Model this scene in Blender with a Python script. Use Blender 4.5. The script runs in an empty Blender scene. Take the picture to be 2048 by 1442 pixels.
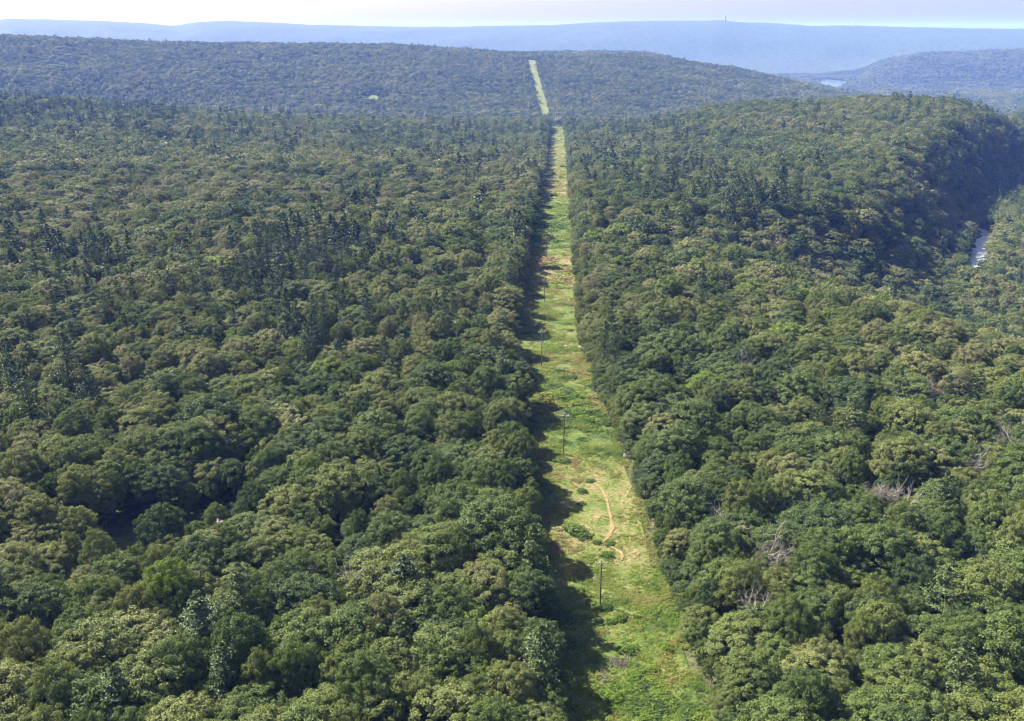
import bpy, math
import numpy as np

# ------------------------------------------------------------------ camera, sky, sun, exposure
PW, PH, F = 2048.0, 1442.0, 1900.0
HORIZON = 70.0
CAMZ = 110.0
PITCH = math.atan((PH / 2 - HORIZON) / F)
SUN_EL, SUN_AZ = 46.0, -56.0            # azimuth clockwise from the view direction (+Y)
SC = bpy.context.scene
COL = SC.collection

cam_d = bpy.data.cameras.new('camera')
cam = bpy.data.objects.new('camera', cam_d)
COL.objects.link(cam)
cam.location = (0, 0, CAMZ)
cam.rotation_euler = (math.pi / 2 - PITCH, 0, 0)
cam_d.sensor_width = 36.0
cam_d.lens = 36.0 * F / PW
cam_d.clip_start = 1.0
cam_d.clip_end = 60000.0
SC.camera = cam

world = bpy.data.worlds.new('World')
SC.world = world
world.use_nodes = True
wn = world.node_tree
wn.nodes.clear()
sky = wn.nodes.new('ShaderNodeTexSky')
sky.sky_type = 'NISHITA'
sky.sun_disc = False
sky.sun_elevation = math.radians(SUN_EL)
sky.sun_rotation = math.radians(SUN_AZ % 360)
sky.altitude = 300
sky.air_density = 1.0
sky.dust_density = 3.3
sky.ozone_density = 1.0
bg = wn.nodes.new('ShaderNodeBackground')
bg.inputs['Strength'].default_value = 0.05
wo = wn.nodes.new('ShaderNodeOutputWorld')
wn.links.new(sky.outputs[0], bg.inputs[0])
wn.links.new(bg.outputs[0], wo.inputs[0])

sun_d = bpy.data.lights.new('sun', 'SUN')
sun_d.energy = 5.0
sun_d.angle = math.radians(0.5)
sun_d.color = (1.0, 0.94, 0.85)
sun = bpy.data.objects.new('sun', sun_d)
COL.objects.link(sun)
sun.location = (-200, 100, 300)
sun.rotation_euler = (math.radians(90 - SUN_EL), 0, math.radians(180 - SUN_AZ))

SC.view_settings.view_transform = 'Standard'
SC.view_settings.look = 'None'
SC.view_settings.gamma = 1.0
SC.view_settings.exposure = 2.28
SC.cycles.use_denoising = True
SC.cycles.pixel_filter_type = 'BLACKMAN_HARRIS'
SC.cycles.filter_width = 1.2
SC.cycles.max_bounces = 5
SC.cycles.diffuse_bounces = 2
SC.cycles.glossy_bounces = 2
SC.cycles.transmission_bounces = 3
SC.cycles.volume_bounces = 0

HAZE_DENSITY = 0.67e-4
HAZE_COLOR = (0.165, 0.30, 1.0)

rng = np.random.default_rng(11)
SM = lambda t: t * t * (3 - 2 * t)
def smooth(a, b, x): return SM(np.clip((x - a) / (b - a), 0, 1))

# ------------------------------------------------------------------ pixel <-> world
CP, SP = math.cos(PITCH), math.sin(PITCH)
def pix_dir(px, py):
    u = (np.asarray(px, float) - PW / 2) / F
    v = (PH / 2 - np.asarray(py, float)) / F
    return np.stack([u, CP + v * SP, -SP + v * CP], -1)
def project(p):
    p = np.asarray(p, float)
    x, y, z = p[..., 0], p[..., 1], p[..., 2] - CAMZ
    d = y * CP - z * SP
    up = y * SP + z * CP
    d = np.where(np.abs(d) < 1e-6, 1e-6, d)
    return PW / 2 + F * x / d, PH / 2 - F * up / d, d
def crest(px, py):                       # azimuth, tan(elevation)
    d = pix_dir(px, py)
    return np.arctan2(d[..., 0], d[..., 1]), d[..., 2] / np.hypot(d[..., 0], d[..., 1])
def az_of(px): return crest(px, np.full_like(np.asarray(px, float), 250.0))[0]

# ------------------------------------------------------------------ terrain height field
def vnoise(x, y, seed):
    xi, yi = np.floor(x).astype(np.int64), np.floor(y).astype(np.int64)
    fx, fy = SM(x - xi), SM(y - yi)
    def h(a, b):
        n = (a * 374761393 + b * 668265263 + seed * 1442695041) & 0xFFFFFFFF
        n = ((n ^ (n >> 13)) * 1274126177) & 0xFFFFFFFF
        return ((n ^ (n >> 16)) & 0xFFFF) / 65535.0
    a, b, c, d = h(xi, yi), h(xi + 1, yi), h(xi, yi + 1), h(xi + 1, yi + 1)
    return (a * (1 - fx) + b * fx) * (1 - fy) + (c * (1 - fx) + d * fx) * fy
def fbm(x, y, seed, o=4):
    s, a, t = 0, 0.5, 0
    for k in range(o):
        s = s + a * vnoise(x * 2 ** k, y * 2 ** k, seed + k); t += a; a *= 0.55
    return s / t - 0.5

CAN = 13.0
AZ = np.concatenate([np.radians(np.arange(-180, -40, 2.0)), np.radians(np.arange(-40, 40, 0.16)), np.radians(np.arange(40, 180.1, 2.0))])
R = np.concatenate([np.linspace(1, 60, 8), np.geomspace(66, 19000, 530)])
def row_z(pts):
    p = np.array(pts, float)
    return np.interp(AZ, az_of(p[:, 0]), p[:, 1])
def row_y(pts, r, canopy=CAN):
    p = np.array(pts, float)
    a, t = crest(p[:, 0], p[:, 1])
    return CAMZ + r * np.interp(AZ, a, t) - canopy
KN = []
KN.append((1, row_z([(0, 0)])))
KN.append((330, row_z([(0, 0), (1900, 0), (2048, -3)])))
KN.append((450, row_z([(0, 1), (1900, 1), (1990, -7), (2300, -9)])))
KN.append((600, row_z([(0, 2), (900, 0), (1700, 1), (1860, 0), (2300, -2)])))
KN.append((700, row_z([(0, 3), (900, -3), (1500, -2), (1830, 1), (2300, 0)])))
KN.append((800, row_z([(0, 4), (600, -3), (1100, -9), (1500, -4), (1840, 4), (2300, 4)])))
KN.append((900, row_z([(0, 5), (600, -6), (1100, -14), (1500, -5), (1840, 8), (2300, 6)])))
KN.append((1010, row_z([(0, 6), (600, -10), (1100, -20), (1500, -3), (1840, 11), (1900, 11), (1960, 9), (2300, 6)])))
zr = row_y([(1100, 262), (1300, 240), (1400, 222), (1500, 207), (1600, 200), (1750, 193), (1850, 191), (1900, 198), (1960, 216), (2000, 234), (2048, 246), (2300, 260)], 1300)
zl = row_z([(0, 7), (300, 0), (600, -14), (1100, -30)])
wr = smooth(az_of(1100), az_of(1420), AZ)
KN.append((1300, zl * (1 - wr) + zr * wr))
zl = row_y([(-300, 190), (0, 196), (100, 198), (250, 209), (400, 222), (600, 235), (800, 240), (1000, 242), (1130, 243), (1250, 238)], 1520)
zr = row_z([(1250, -40), (1700, -35), (2048, -20), (2300, -10)])
wr = smooth(az_of(1180), az_of(1420), AZ)
KN.append((1520, zl * (1 - wr) + zr * wr))
KN.append((1800, row_z([(0, -62), (1000, -66), (1600, -66), (1900, -60), (2048, -14), (2300, -5)])))
C2 = [(-300, 62), (0, 70), (100, 73), (200, 76), (300, 81), (400, 84), (520, 87), (600, 86), (700, 85), (800, 88), (900, 95), (1000, 103), (1100, 107), (1200, 107), (1300, 110), (1400, 125), (1500, 143), (1600, 164), (1700, 183), (1760, 194), (1850, 215), (2300, 235)]
z2 = row_y(C2, 3000)
KN.append((2050, z2 * 0.12 - 66 * 0.88))
KN.append((2500, z2 * 0.62 - 66 * 0.38))
KN.append((3000, z2))
zb = row_y([(0, 118), (900, 112), (1000, 102), (1060, 100), (1200, 100.5), (1300, 104), (1370, 120), (1430, 142), (1500, 165), (1600, 180), (2300, 195)], 3900)
zb = np.maximum(zb, -120)
KN.append((3400, np.minimum(z2 - 22, zb - 10) * 0.6 - 0.4 * 90))
KN.append((3900, zb))
KN.append((4300, np.full_like(AZ, -120.0)))
KN.append((4750, np.full_like(AZ, -120.0)))
z3 = row_y([(0, 150), (1500, 150), (1650, 146), (1724, 137), (1775, 116), (1844, 105), (1930, 102), (2048, 97), (2300, 90)], 5800)
z3 = np.maximum(z3, -118)
KN.append((5200, z3 * 0.62 - 120 * 0.38))
KN.append((5800, z3))
KN.append((6400, np.minimum(z3 - 30, -70)))
KN.append((6900, row_z([(0, -60), (1000, -70), (1700, -60), (2300, -40)])))
C4 = [(-300, 40), (0, 40), (15, 36), (100, 38), (200, 41), (290, 46), (350, 51), (390, 44), (450, 41), (560, 45), (630, 50), (640, 49), (700, 51), (800, 53), (920, 53), (1000, 51), (1100, 49), (1200, 44), (1300, 41), (1400, 41), (1440, 39), (1480, 43), (1560, 47), (1640, 51), (1700, 51), (1850, 54), (2048, 57), (2300, 60)]
z4 = row_y(C4, 8400, 2.0)
KN.append((7350, z4 * 0.55 - 60 * 0.45))
KN.append((7950, z4 * 0.92 - 4))
KN.append((8400, z4))
KN.append((9200, z4 * 0.3 - 40))
KN.append((19001, np.full_like(AZ, -150.0)))
KR = np.array([k[0] for k in KN], float)
KZ = np.array([k[1] for k in KN])        # (K, naz)
# soften the table sideways a little so facets do not show
for _ in range(3):
    KZ[:, 1:-1] = 0.25 * KZ[:, :-2] + 0.5 * KZ[:, 1:-1] + 0.25 * KZ[:, 2:]
h = np.diff(KR)[:, None]
dl = np.diff(KZ, axis=0) / h
m = np.zeros_like(KZ)
w1, w2 = 2 * h[1:] + h[:-1], h[1:] + 2 * h[:-1]
ok = dl[:-1] * dl[1:] > 0
with np.errstate(divide='ignore', invalid='ignore'):
    m[1:-1] = np.where(ok, (w1 + w2) / (w1 / dl[:-1] + w2 / dl[1:]), 0)
idx = np.clip(np.searchsorted(KR, R, side='right') - 1, 0, len(KR) - 2)
hh = (KR[idx + 1] - KR[idx])[:, None]
t = ((R - KR[idx]) / (KR[idx + 1] - KR[idx]))[:, None]
ZG = ((1 + 2 * t) * (1 - t) ** 2 * KZ[idx] + t * (1 - t) ** 2 * hh * m[idx] + t * t * (3 - 2 * t) * KZ[idx + 1] + t * t * (t - 1) * hh * m[idx + 1])
GX, GY = R[:, None] * np.sin(AZ)[None], R[:, None] * np.cos(AZ)[None]
# the ravine at the right: a steep wall facing right, a gentler near side, a flat floor
GORGE = [(1930, 680), (1955, 800), (1992, 950), (2036, 1080), (2200, 1550), (2900, 1550), (2900, 500), (2300, 530), (2100, 545), (2010, 565), (1955, 610)]
def pr_xy(px, r):
    a = float(az_of(np.array([px]))[0]); return r * math.sin(a), r * math.cos(a)
GP_ = np.array([pr_xy(*q) for q in GORGE])
gsel = (AZ > math.radians(12)) & (AZ < math.radians(50))
def in_poly(x, y, P):
    ins = np.zeros(np.shape(x), bool)
    n = len(P)
    for i in range(n):
        x1, y1 = P[i][:2]; x2, y2 = P[(i + 1) % n][:2]
        if y1 == y2: continue
        c = ((y1 > y) != (y2 > y)) & (x < (x2 - x1) * (y - y1) / (y2 - y1) + x1)
        ins ^= c
    return ins
dg = np.full(ZG.shape, 1e9)
for i in range(len(GP_)):
    p0, p1 = GP_[i], GP_[(i + 1) % len(GP_)]
    e = p1 - p0
    tt = np.clip(((GX - p0[0]) * e[0] + (GY - p0[1]) * e[1]) / (e @ e), 0, 1)
    dg = np.minimum(dg, np.hypot(GX - p0[0] - tt * e[0], GY - p0[1] - tt * e[1]))
dg[in_poly(GX, GY, GP_)] = 0
gw = 64 + 120 * smooth(650, 540, R)[:, None]
gk = np.clip(dg / gw, 0, 1); gk = 0.35 * gk + 0.65 * SM(gk)
ZG = np.where(gk < 1, -53 + (ZG + 53) * gk, ZG)
amp = smooth(150, 500, R)[:, None] * np.clip(0.25 + gk, 0, 1)
ZG += amp * 4.5 * fbm(GX / 95, GY / 95, 5, 3) + smooth(700, 1600, R)[:, None] * 10 * fbm(GX / 260, GY / 260, 21, 3)
farw = smooth(6300, 7300, R)[:, None]
ZG += farw * (30 * fbm(GX / 420, GY / 380, 33, 3) * smooth(8400, 7700, R)[:, None] + 4 * fbm(GX / 40, GY / 40, 41, 3))
la0, la1, la2, la3 = [float(az_of(np.array([q]))[0]) for q in (1610., 1630., 1706., 1730.)]
lw = (smooth(la0, la1, AZ) * smooth(la3, la2, AZ))[None, :] * (smooth(3750, 3950, R) * smooth(5900, 5600, R))[:, None]
ZG = np.where(lw > 0, ZG * (1 - lw) + np.minimum(ZG, -119.0) * lw, ZG)
ZG[:, 0] = ZG[:, -1] = 0.5 * (ZG[:, 0] + ZG[:, -1])
LR = np.log(R)
def terrain(x, y):
    x, y = np.asarray(x, float), np.asarray(y, float)
    r, a = np.hypot(x, y), np.arctan2(x, y)
    i = np.clip(np.searchsorted(R, r) - 1, 0, len(R) - 2)
    j = np.clip(np.searchsorted(AZ, a) - 1, 0, len(AZ) - 2)
    u = np.clip((r - R[i]) / (R[i + 1] - R[i]), 0, 1)
    v = np.clip((a - AZ[j]) / (AZ[j + 1] - AZ[j]), 0, 1)
    return (ZG[i, j] * (1 - u) + ZG[i + 1, j] * u) * (1 - v) + (ZG[i, j + 1] * (1 - u) + ZG[i + 1, j + 1] * u) * v
RM = np.geomspace(60, 18000, 3000)
def hit(px, py, lift=0.0, rmin=60):
    """ground point (x, y, z) seen through a photo pixel"""
    out = []
    for a, b in zip(np.atleast_1d(px), np.atleast_1d(py)):
        d = pix_dir(a, b); d = d / math.hypot(d[0], d[1])
        zz = CAMZ + RM * d[2]
        f = zz - (terrain(RM * d[0], RM * d[1]) + lift)
        k = np.where((f < 0) & (RM > rmin))[0]
        k = k[0] if len(k) else len(RM) - 1
        k = max(k, 1)
        s = np.clip(f[k - 1] / (f[k - 1] - f[k] + 1e-9), 0, 1)
        r = RM[k - 1] + s * (RM[k] - RM[k - 1])
        x, y = r * d[0], r * d[1]
        out.append((x, y, float(terrain(x, y))))
    return np.array(out)

# ------------------------------------------------------------------ mesh helpers
class MB:
    def __init__(self):
        self.v, self.f, self.mi, self.n = [], [], [], 0
    def add(self, v, f, mat=0):
        v = np.asarray(v, float).reshape(-1, 3)
        self.v.append(v)
        self.f.append((np.asarray(f, np.int64) + self.n, mat))
        self.n += len(v)
    def tube(self, pts, rad, seg=6, mat=0, cap=True):
        pts = np.asarray(pts, float)
        rad = np.broadcast_to(np.asarray(rad, float), (len(pts),))
        d = np.gradient(pts, axis=0)
        d /= np.linalg.norm(d, axis=1)[:, None] + 1e-9
        ref = np.where(np.abs(d[:, 2:3]) > 0.9, np.array([[1., 0, 0]]), np.array([[0, 0, 1.]]))
        u = np.cross(d, ref); u /= np.linalg.norm(u, axis=1)[:, None] + 1e-9
        w = np.cross(d, u)
        a = np.linspace(0, 2 * math.pi, seg, endpoint=False)
        ring = pts[:, None] + rad[:, None, None] * (u[:, None] * np.cos(a)[None, :, None] + w[:, None] * np.sin(a)[None, :, None])
        v = ring.reshape(-1, 3)
        f = []
        for k in range(len(pts) - 1):
            for s in range(seg):
                s2 = (s + 1) % seg
                f.append((k * seg + s, k * seg + s2, (k + 1) * seg + s2, (k + 1) * seg + s))
        self.add(v, f, mat)
        if cap:
            n = len(pts)
            c = np.vstack([v[(n - 1) * seg:], pts[-1:]])
            self.add(c, [(s, (s + 1) % seg, seg, seg) for s in range(seg)], mat)
    def box(self, c, s, mat=0, top=None):
        x, y, z = np.array(s, float) / 2
        tx, ty = (x, y) if top is None else (top[0] / 2, top[1] / 2)
        v = np.array([(-x, -y, -z), (x, -y, -z), (x, y, -z), (-x, y, -z), (-tx, -ty, z), (tx, -ty, z), (tx, ty, z), (-tx, ty, z)]) + np.array(c)
        self.add(v, [(0, 3, 2, 1), (4, 5, 6, 7), (0, 1, 5, 4), (1, 2, 6, 5), (2, 3, 7, 6), (3, 0, 4, 7)], mat)
    def mesh(self, name, mats, smooth_=False):
        V = np.concatenate(self.v)
        Q = np.concatenate([f for f, _ in self.f])
        M = np.concatenate([np.full(len(f), mm) for f, mm in self.f])
        tri = Q[:, 2] == Q[:, 3]
        me = bpy.data.meshes.new(name)
        me.vertices.add(len(V)); me.vertices.foreach_set('co', V.astype(np.float32).ravel())
        cnt = np.where(tri, 3, 4)
        loops = np.concatenate([q[:c] for q, c in zip(Q, cnt)]) if tri.any() else Q.ravel()
        me.loops.add(len(loops)); me.loops.foreach_set('vertex_index', loops.astype(np.int32))
        st = np.concatenate([[0], np.cumsum(cnt)[:-1]])
        me.polygons.add(len(Q)); me.polygons.foreach_set('loop_start', st.astype(np.int32))
        me.polygons.foreach_set('material_index', M.astype(np.int32))
        me.polygons.foreach_set('use_smooth', np.full(len(Q), smooth_))
        for mm in mats: me.materials.append(mm)
        me.update(calc_edges=True)
        me.validate()
        return me
def ob(name, data, parent=None, loc=None, rz=None, scale=None):
    o = bpy.data.objects.new(name, data)
    COL.objects.link(o)
    if parent is not None: o.parent = parent
    if loc is not None: o.location = tuple(float(q) for q in loc)
    if rz is not None: o.rotation_euler = (0, 0, float(rz))
    if scale is not None: o.scale = tuple(float(q) for q in scale)
    return o
def tag(o, label=None, cat=None, group=None, kind=None):
    if label: o['label'] = label
    if cat: o['category'] = cat
    if group: o['group'] = group
    if kind: o['kind'] = kind
    return o
def thing(name, loc, label, cat, group=None, rz=0.0, scale=None):
    o = ob(name, None, None, loc, rz, scale)
    o.empty_display_size = 0.5
    return tag(o, label, cat, group)

# ------------------------------------------------------------------ materials
def new_mat(name):
    mt = bpy.data.materials.new(name); mt.use_nodes = True
    nt = mt.node_tree; nt.nodes.clear()
    out = nt.nodes.new('ShaderNodeOutputMaterial')
    return mt, nt, out
def ramp(nt, stops, interp='LINEAR'):
    r = nt.nodes.new('ShaderNodeValToRGB')
    r.color_ramp.interpolation = interp
    e = r.color_ramp.elements
    while len(e) < len(stops): e.new(0.5)
    for k, (p, c) in enumerate(stops):
        e[k].position = p; e[k].color = (*c, 1)
    return r
def math_n(nt, op, a, b=None):
    n = nt.nodes.new('ShaderNodeMath'); n.operation = op
    for k, q in enumerate((a, b)):
        if q is None: continue
        if isinstance(q, (int, float)): n.inputs[k].default_value = q
        else: nt.links.new(q, n.inputs[k])
    return n.outputs[0]
def foliage(name, stops, trans=0.28, lo=0.74, hi=1.28, rough=0.6, spec=0.25):
    mt, nt, out = new_mat(name)
    at = nt.nodes.new('ShaderNodeAttribute'); at.attribute_type = 'INSTANCER'; at.attribute_name = 'tint'
    r = ramp(nt, stops)
    nt.links.new(at.outputs['Fac'], r.inputs[0])
    geo = nt.nodes.new('ShaderNodeNewGeometry')
    mr = nt.nodes.new('ShaderNodeMapRange'); mr.inputs['To Min'].default_value = lo; mr.inputs['To Max'].default_value = hi
    nt.links.new(geo.outputs['Random Per Island'], mr.inputs['Value'])
    hs = nt.nodes.new('ShaderNodeHueSaturation')
    hr = nt.nodes.new('ShaderNodeMapRange'); hr.inputs['To Min'].default_value = 0.485; hr.inputs['To Max'].default_value = 0.512
    nt.links.new(math_n(nt, 'FRACT', math_n(nt, 'MULTIPLY', geo.outputs['Random Per Island'], 17.3)), hr.inputs['Value'])
    nt.links.new(hr.outputs[0], hs.inputs['Hue'])
    nt.links.new(r.outputs[0], hs.inputs['Color'])
    nt.links.new(mr.outputs[0], hs.inputs['Value'])
    p = nt.nodes.new('ShaderNodeBsdfPrincipled')
    p.inputs['Roughness'].default_value = rough
    p.inputs['Specular IOR Level'].default_value = spec
    nt.links.new(hs.outputs[0], p.inputs['Base Color'])
    tr = nt.nodes.new('ShaderNodeBsdfTranslucent')
    nt.links.new(hs.outputs[0], tr.inputs['Color'])
    mx = nt.nodes.new('ShaderNodeMixShader'); mx.inputs[0].default_value = trans
    nt.links.new(p.outputs[0], mx.inputs[1]); nt.links.new(tr.outputs[0], mx.inputs[2])
    nt.links.new(mx.outputs[0], out.inputs['Surface'])
    return mt
def noisy(name, stops, scale=1.0, rough=0.9, detail=6, bump=0.0, coord='Object', spec=0.2, stretch=(1, 1, 1)):
    mt, nt, out = new_mat(name)
    tc = nt.nodes.new('ShaderNodeTexCoord')
    mp = nt.nodes.new('ShaderNodeMapping'); mp.inputs['Scale'].default_value = stretch
    nt.links.new(tc.outputs[coord], mp.inputs[0])
    n = nt.nodes.new('ShaderNodeTexNoise'); n.inputs['Scale'].default_value = scale; n.inputs['Detail'].default_value = detail
    n.inputs['Roughness'].default_value = 0.65
    nt.links.new(mp.outputs[0], n.inputs['Vector'])
    r = ramp(nt, stops)
    nt.links.new(n.outputs['Fac'], r.inputs[0])
    p = nt.nodes.new('ShaderNodeBsdfPrincipled')
    p.inputs['Roughness'].default_value = rough
    p.inputs['Specular IOR Level'].default_value = spec
    nt.links.new(r.outputs[0], p.inputs['Base Color'])
    if bump:
        b = nt.nodes.new('ShaderNodeBump'); b.inputs['Strength'].default_value = bump
        nt.links.new(n.outputs['Fac'], b.inputs['Height']); nt.links.new(b.outputs[0], p.inputs['Normal'])
    nt.links.new(p.outputs[0], out.inputs['Surface'])
    return mt

# tint: 0 deep green .25 mid green .5 olive .75 grey-green 1 yellow-green
M_LEAF = foliage('broadleaf_leaves', [(0.0, (0.043, 0.074, 0.018)), (0.25, (0.074, 0.110, 0.022)), (0.5, (0.122, 0.144, 0.034)), (0.75, (0.168, 0.174, 0.064)), (0.88, (0.166, 0.160, 0.066)), (1.0, (0.118, 0.165, 0.024))])
M_PINE = foliage('pine_needles', [(0.0, (0.040, 0.064, 0.020)), (0.5, (0.064, 0.094, 0.028)), (1.0, (0.092, 0.120, 0.038))], trans=0.10, lo=0.7, hi=1.35)
M_SCRUB = foliage('scrub_leaves', [(0.0, (0.040, 0.070, 0.014)), (0.2, (0.100, 0.172, 0.012)), (0.45, (0.160, 0.190, 0.026)), (0.65, (0.200, 0.182, 0.056)), (0.85, (0.215, 0.155, 0.075)), (1.0, (0.190, 0.105, 0.048))], trans=0.45)
M_BARK = noisy('bark', [(0.3, (0.055, 0.045, 0.037)), (0.7, (0.135, 0.115, 0.098))], 6, 0.95, bump=0.4, stretch=(1, 1, 0.2))
M_DEAD = noisy('dead_wood', [(0.3, (0.150, 0.125, 0.108)), (0.7, (0.300, 0.265, 0.235))], 5, 0.9, bump=0.3, stretch=(1, 1, 0.25))
M_TWIG = noisy('dry_twigs', [(0.3, (0.090, 0.070, 0.058)), (0.7, (0.185, 0.155, 0.130))], 1.5, 0.9)
M_ROCK = noisy('pale_rock', [(0.25, (0.11, 0.095, 0.085)), (0.5, (0.185, 0.16, 0.145)), (0.75, (0.27, 0.235, 0.215))], 0.9, 0.9, bump=0.6)
M_POLE = noisy('creosoted_wood', [(0.3, (0.080, 0.064, 0.052)), (0.7, (0.165, 0.135, 0.110))], 4, 0.85, stretch=(3, 3, 0.3))
M_ARM = noisy('weathered_timber', [(0.3, (0.23, 0.21, 0.19)), (0.7, (0.37, 0.34, 0.31))], 5, 0.85)
M_PORC = noisy('porcelain', [(0.3, (0.60, 0.60, 0.60)), (0.7, (0.75, 0.75, 0.74))], 5, 0.25, spec=0.5)
M_STONE = noisy('granite', [(0.3, (0.20, 0.19, 0.18)), (0.7, (0.30, 0.29, 0.27))], 0.15, 0.9)
M_STEEL = noisy('galvanised_steel', [(0.3, (0.35, 0.36, 0.37)), (0.7, (0.5, 0.5, 0.5))], 0.3, 0.5)
M_WALL = noisy('white_siding', [(0.3, (0.70, 0.70, 0.68)), (0.7, (0.82, 0.82, 0.80))], 0.3, 0.7)
M_ROOF = noisy('grey_shingle', [(0.3, (0.16, 0.16, 0.17)), (0.7, (0.26, 0.25, 0.25))], 0.4, 0.9)
M_PATH = noisy('bare_soil', [(0.3, (0.105, 0.080, 0.036)), (0.5, (0.150, 0.108, 0.050)), (0.75, (0.195, 0.142, 0.074))], 0.8, 0.95, coord='Object')

M_TRACK = noisy('trodden_grass', [(0.3, (0.09, 0.095, 0.035)), (0.5, (0.14, 0.125, 0.055)), (0.75, (0.19, 0.155, 0.08))], 0.9, 0.95)

def ground_mat():
    mt, nt, out = new_mat('forest_floor')
    tc = nt.nodes.new('ShaderNodeTexCoord')
    n = nt.nodes.new('ShaderNodeTexNoise'); n.inputs['Scale'].default_value = 0.35; n.inputs['Detail'].default_value = 8
    nt.links.new(tc.outputs['Object'], n.inputs['Vector'])
    near = ramp(nt, [(0.3, (0.035, 0.032, 0.018)), (0.55, (0.055, 0.060, 0.026)), (0.75, (0.085, 0.080, 0.040))])
    nt.links.new(n.outputs['Fac'], near.inputs[0])
    n2 = nt.nodes.new('ShaderNodeTexNoise'); n2.inputs['Scale'].default_value = 0.035; n2.inputs['Detail'].default_value = 9; n2.inputs['Roughness'].default_value = 0.75
    nt.links.new(tc.outputs['Object'], n2.inputs['Vector'])
    far = ramp(nt, [(0.36, (0.018, 0.029, 0.014)), (0.5, (0.034, 0.048, 0.021)), (0.66, (0.056, 0.066, 0.028))])
    nt.links.new(n2.outputs['Fac'], far.inputs[0])
    at = nt.nodes.new('ShaderNodeAttribute'); at.attribute_name = 'wooded'
    mx = nt.nodes.new('ShaderNodeMix'); mx.data_type = 'RGBA'
    nt.links.new(at.outputs['Fac'], mx.inputs[0])
    nt.links.new(near.outputs[0], mx.inputs[6]); nt.links.new(far.outputs[0], mx.inputs[7])
    p = nt.nodes.new('ShaderNodeBsdfPrincipled'); p.inputs['Roughness'].default_value = 0.95; p.inputs['Specular IOR Level'].default_value = 0.1
    nt.links.new(mx.outputs[2], p.inputs['Base Color'])
    nt.links.new(p.outputs[0], out.inputs['Surface'])
    return mt
M_GROUND = ground_mat()
def grass_mat():
    mt, nt, out = new_mat('rough_grass')
    tc = nt.nodes.new('ShaderNodeTexCoord')
    at = nt.nodes.new('ShaderNodeAttribute'); at.attribute_name = 'dry'
    n = nt.nodes.new('ShaderNodeTexNoise'); n.inputs['Scale'].default_value = 0.16; n.inputs['Detail'].default_value = 7; n.inputs['Roughness'].default_value = 0.7
    nt.links.new(tc.outputs['Object'], n.inputs['Vector'])
    f = math_n(nt, 'ADD', math_n(nt, 'MULTIPLY', at.outputs['Fac'], 0.55), math_n(nt, 'MULTIPLY', math_n(nt, 'SUBTRACT', n.outputs['Fac'], 0.5), 2.1))
    f = math_n(nt, 'ADD', f, 0.12)
    r = ramp(nt, [(0.0, (0.030, 0.048, 0.011)), (0.22, (0.054, 0.084, 0.012)), (0.45, (0.090, 0.100, 0.026)), (0.65, (0.126, 0.112, 0.046)), (0.82, (0.165, 0.122, 0.064)), (1.0, (0.20, 0.142, 0.085))])
    nt.links.new(f, r.inputs[0])
    n3 = nt.nodes.new('ShaderNodeTexNoise'); n3.inputs['Scale'].default_value = 2.2; n3.inputs['Detail'].default_value = 5
    nt.links.new(tc.outputs['Object'], n3.inputs['Vector'])
    mr = nt.nodes.new('ShaderNodeMapRange'); mr.inputs['From Min'].default_value = 0.3; mr.inputs['From Max'].default_value = 0.7
    mr.inputs['To Min'].default_value = 0.55; mr.inputs['To Max'].default_value = 1.3
    nt.links.new(n3.outputs['Fac'], mr.inputs['Value'])
    hs = nt.nodes.new('ShaderNodeHueSaturation')
    nt.links.new(r.outputs[0], hs.inputs['Color']); nt.links.new(mr.outputs[0], hs.inputs['Value'])
    p = nt.nodes.new('ShaderNodeBsdfPrincipled'); p.inputs['Roughness'].default_value = 0.9; p.inputs['Specular IOR Level'].default_value = 0.15
    b = nt.nodes.new('ShaderNodeBump'); b.inputs['Strength'].default_value = 0.8; b.inputs['Distance'].default_value = 0.5
    nt.links.new(n3.outputs['Fac'], b.inputs['Height']); nt.links.new(b.outputs[0], p.inputs['Normal'])
    nt.links.new(hs.outputs[0], p.inputs['Base Color'])
    nt.links.new(p.outputs[0], out.inputs['Surface'])
    return mt
M_GRASS = grass_mat()
def water_mat(name, col, rough, bmp=0.12):
    mt, nt, out = new_mat(name)
    p = nt.nodes.new('ShaderNodeBsdfPrincipled')
    p.inputs['Base Color'].default_value = (*col, 1); p.inputs['Roughness'].default_value = rough
    p.inputs['IOR'].default_value = 1.33; p.inputs['Specular IOR Level'].default_value = 0.5
    tc = nt.nodes.new('ShaderNodeTexCoord')
    n = nt.nodes.new('ShaderNodeTexNoise'); n.inputs['Scale'].default_value = 0.6; n.inputs['Detail'].default_value = 4
    nt.links.new(tc.outputs['Object'], n.inputs['Vector'])
    b = nt.nodes.new('ShaderNodeBump'); b.inputs['Strength'].default_value = bmp
    nt.links.new(n.outputs['Fac'], b.inputs['Height']); nt.links.new(b.outputs[0], p.inputs['Normal'])
    nt.links.new(p.outputs[0], out.inputs['Surface'])
    return mt
M_LAKE = water_mat('lake_water', (0.10, 0.13, 0.16), 0.05, 0.0)
M_RIVER = water_mat('river_water', (0.17, 0.17, 0.19), 0.3, 0.02)

# ------------------------------------------------------------------ terrain sheet
nr, na = ZG.shape
mb = MB()
II, JJ = np.meshgrid(np.arange(nr - 1), np.arange(na - 1), indexing='ij')
q = np.stack([II * na + JJ, (II + 1) * na + JJ, (II + 1) * na + JJ + 1, II * na + JJ + 1], -1).reshape(-1, 4)
mb.add(np.stack([GX, GY, ZG], -1).reshape(-1, 3), q)
me = mb.mesh('terrain', [M_GROUND], True)
a = me.attributes.new('wooded', 'FLOAT', 'POINT')
a.data.foreach_set('value', np.broadcast_to(smooth(1500, 5000, R)[:, None], ZG.shape).astype(np.float32).ravel())
tag(ob('terrain', me), 'rolling forested ground running out to blue ridges', None, None, 'structure')

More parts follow.
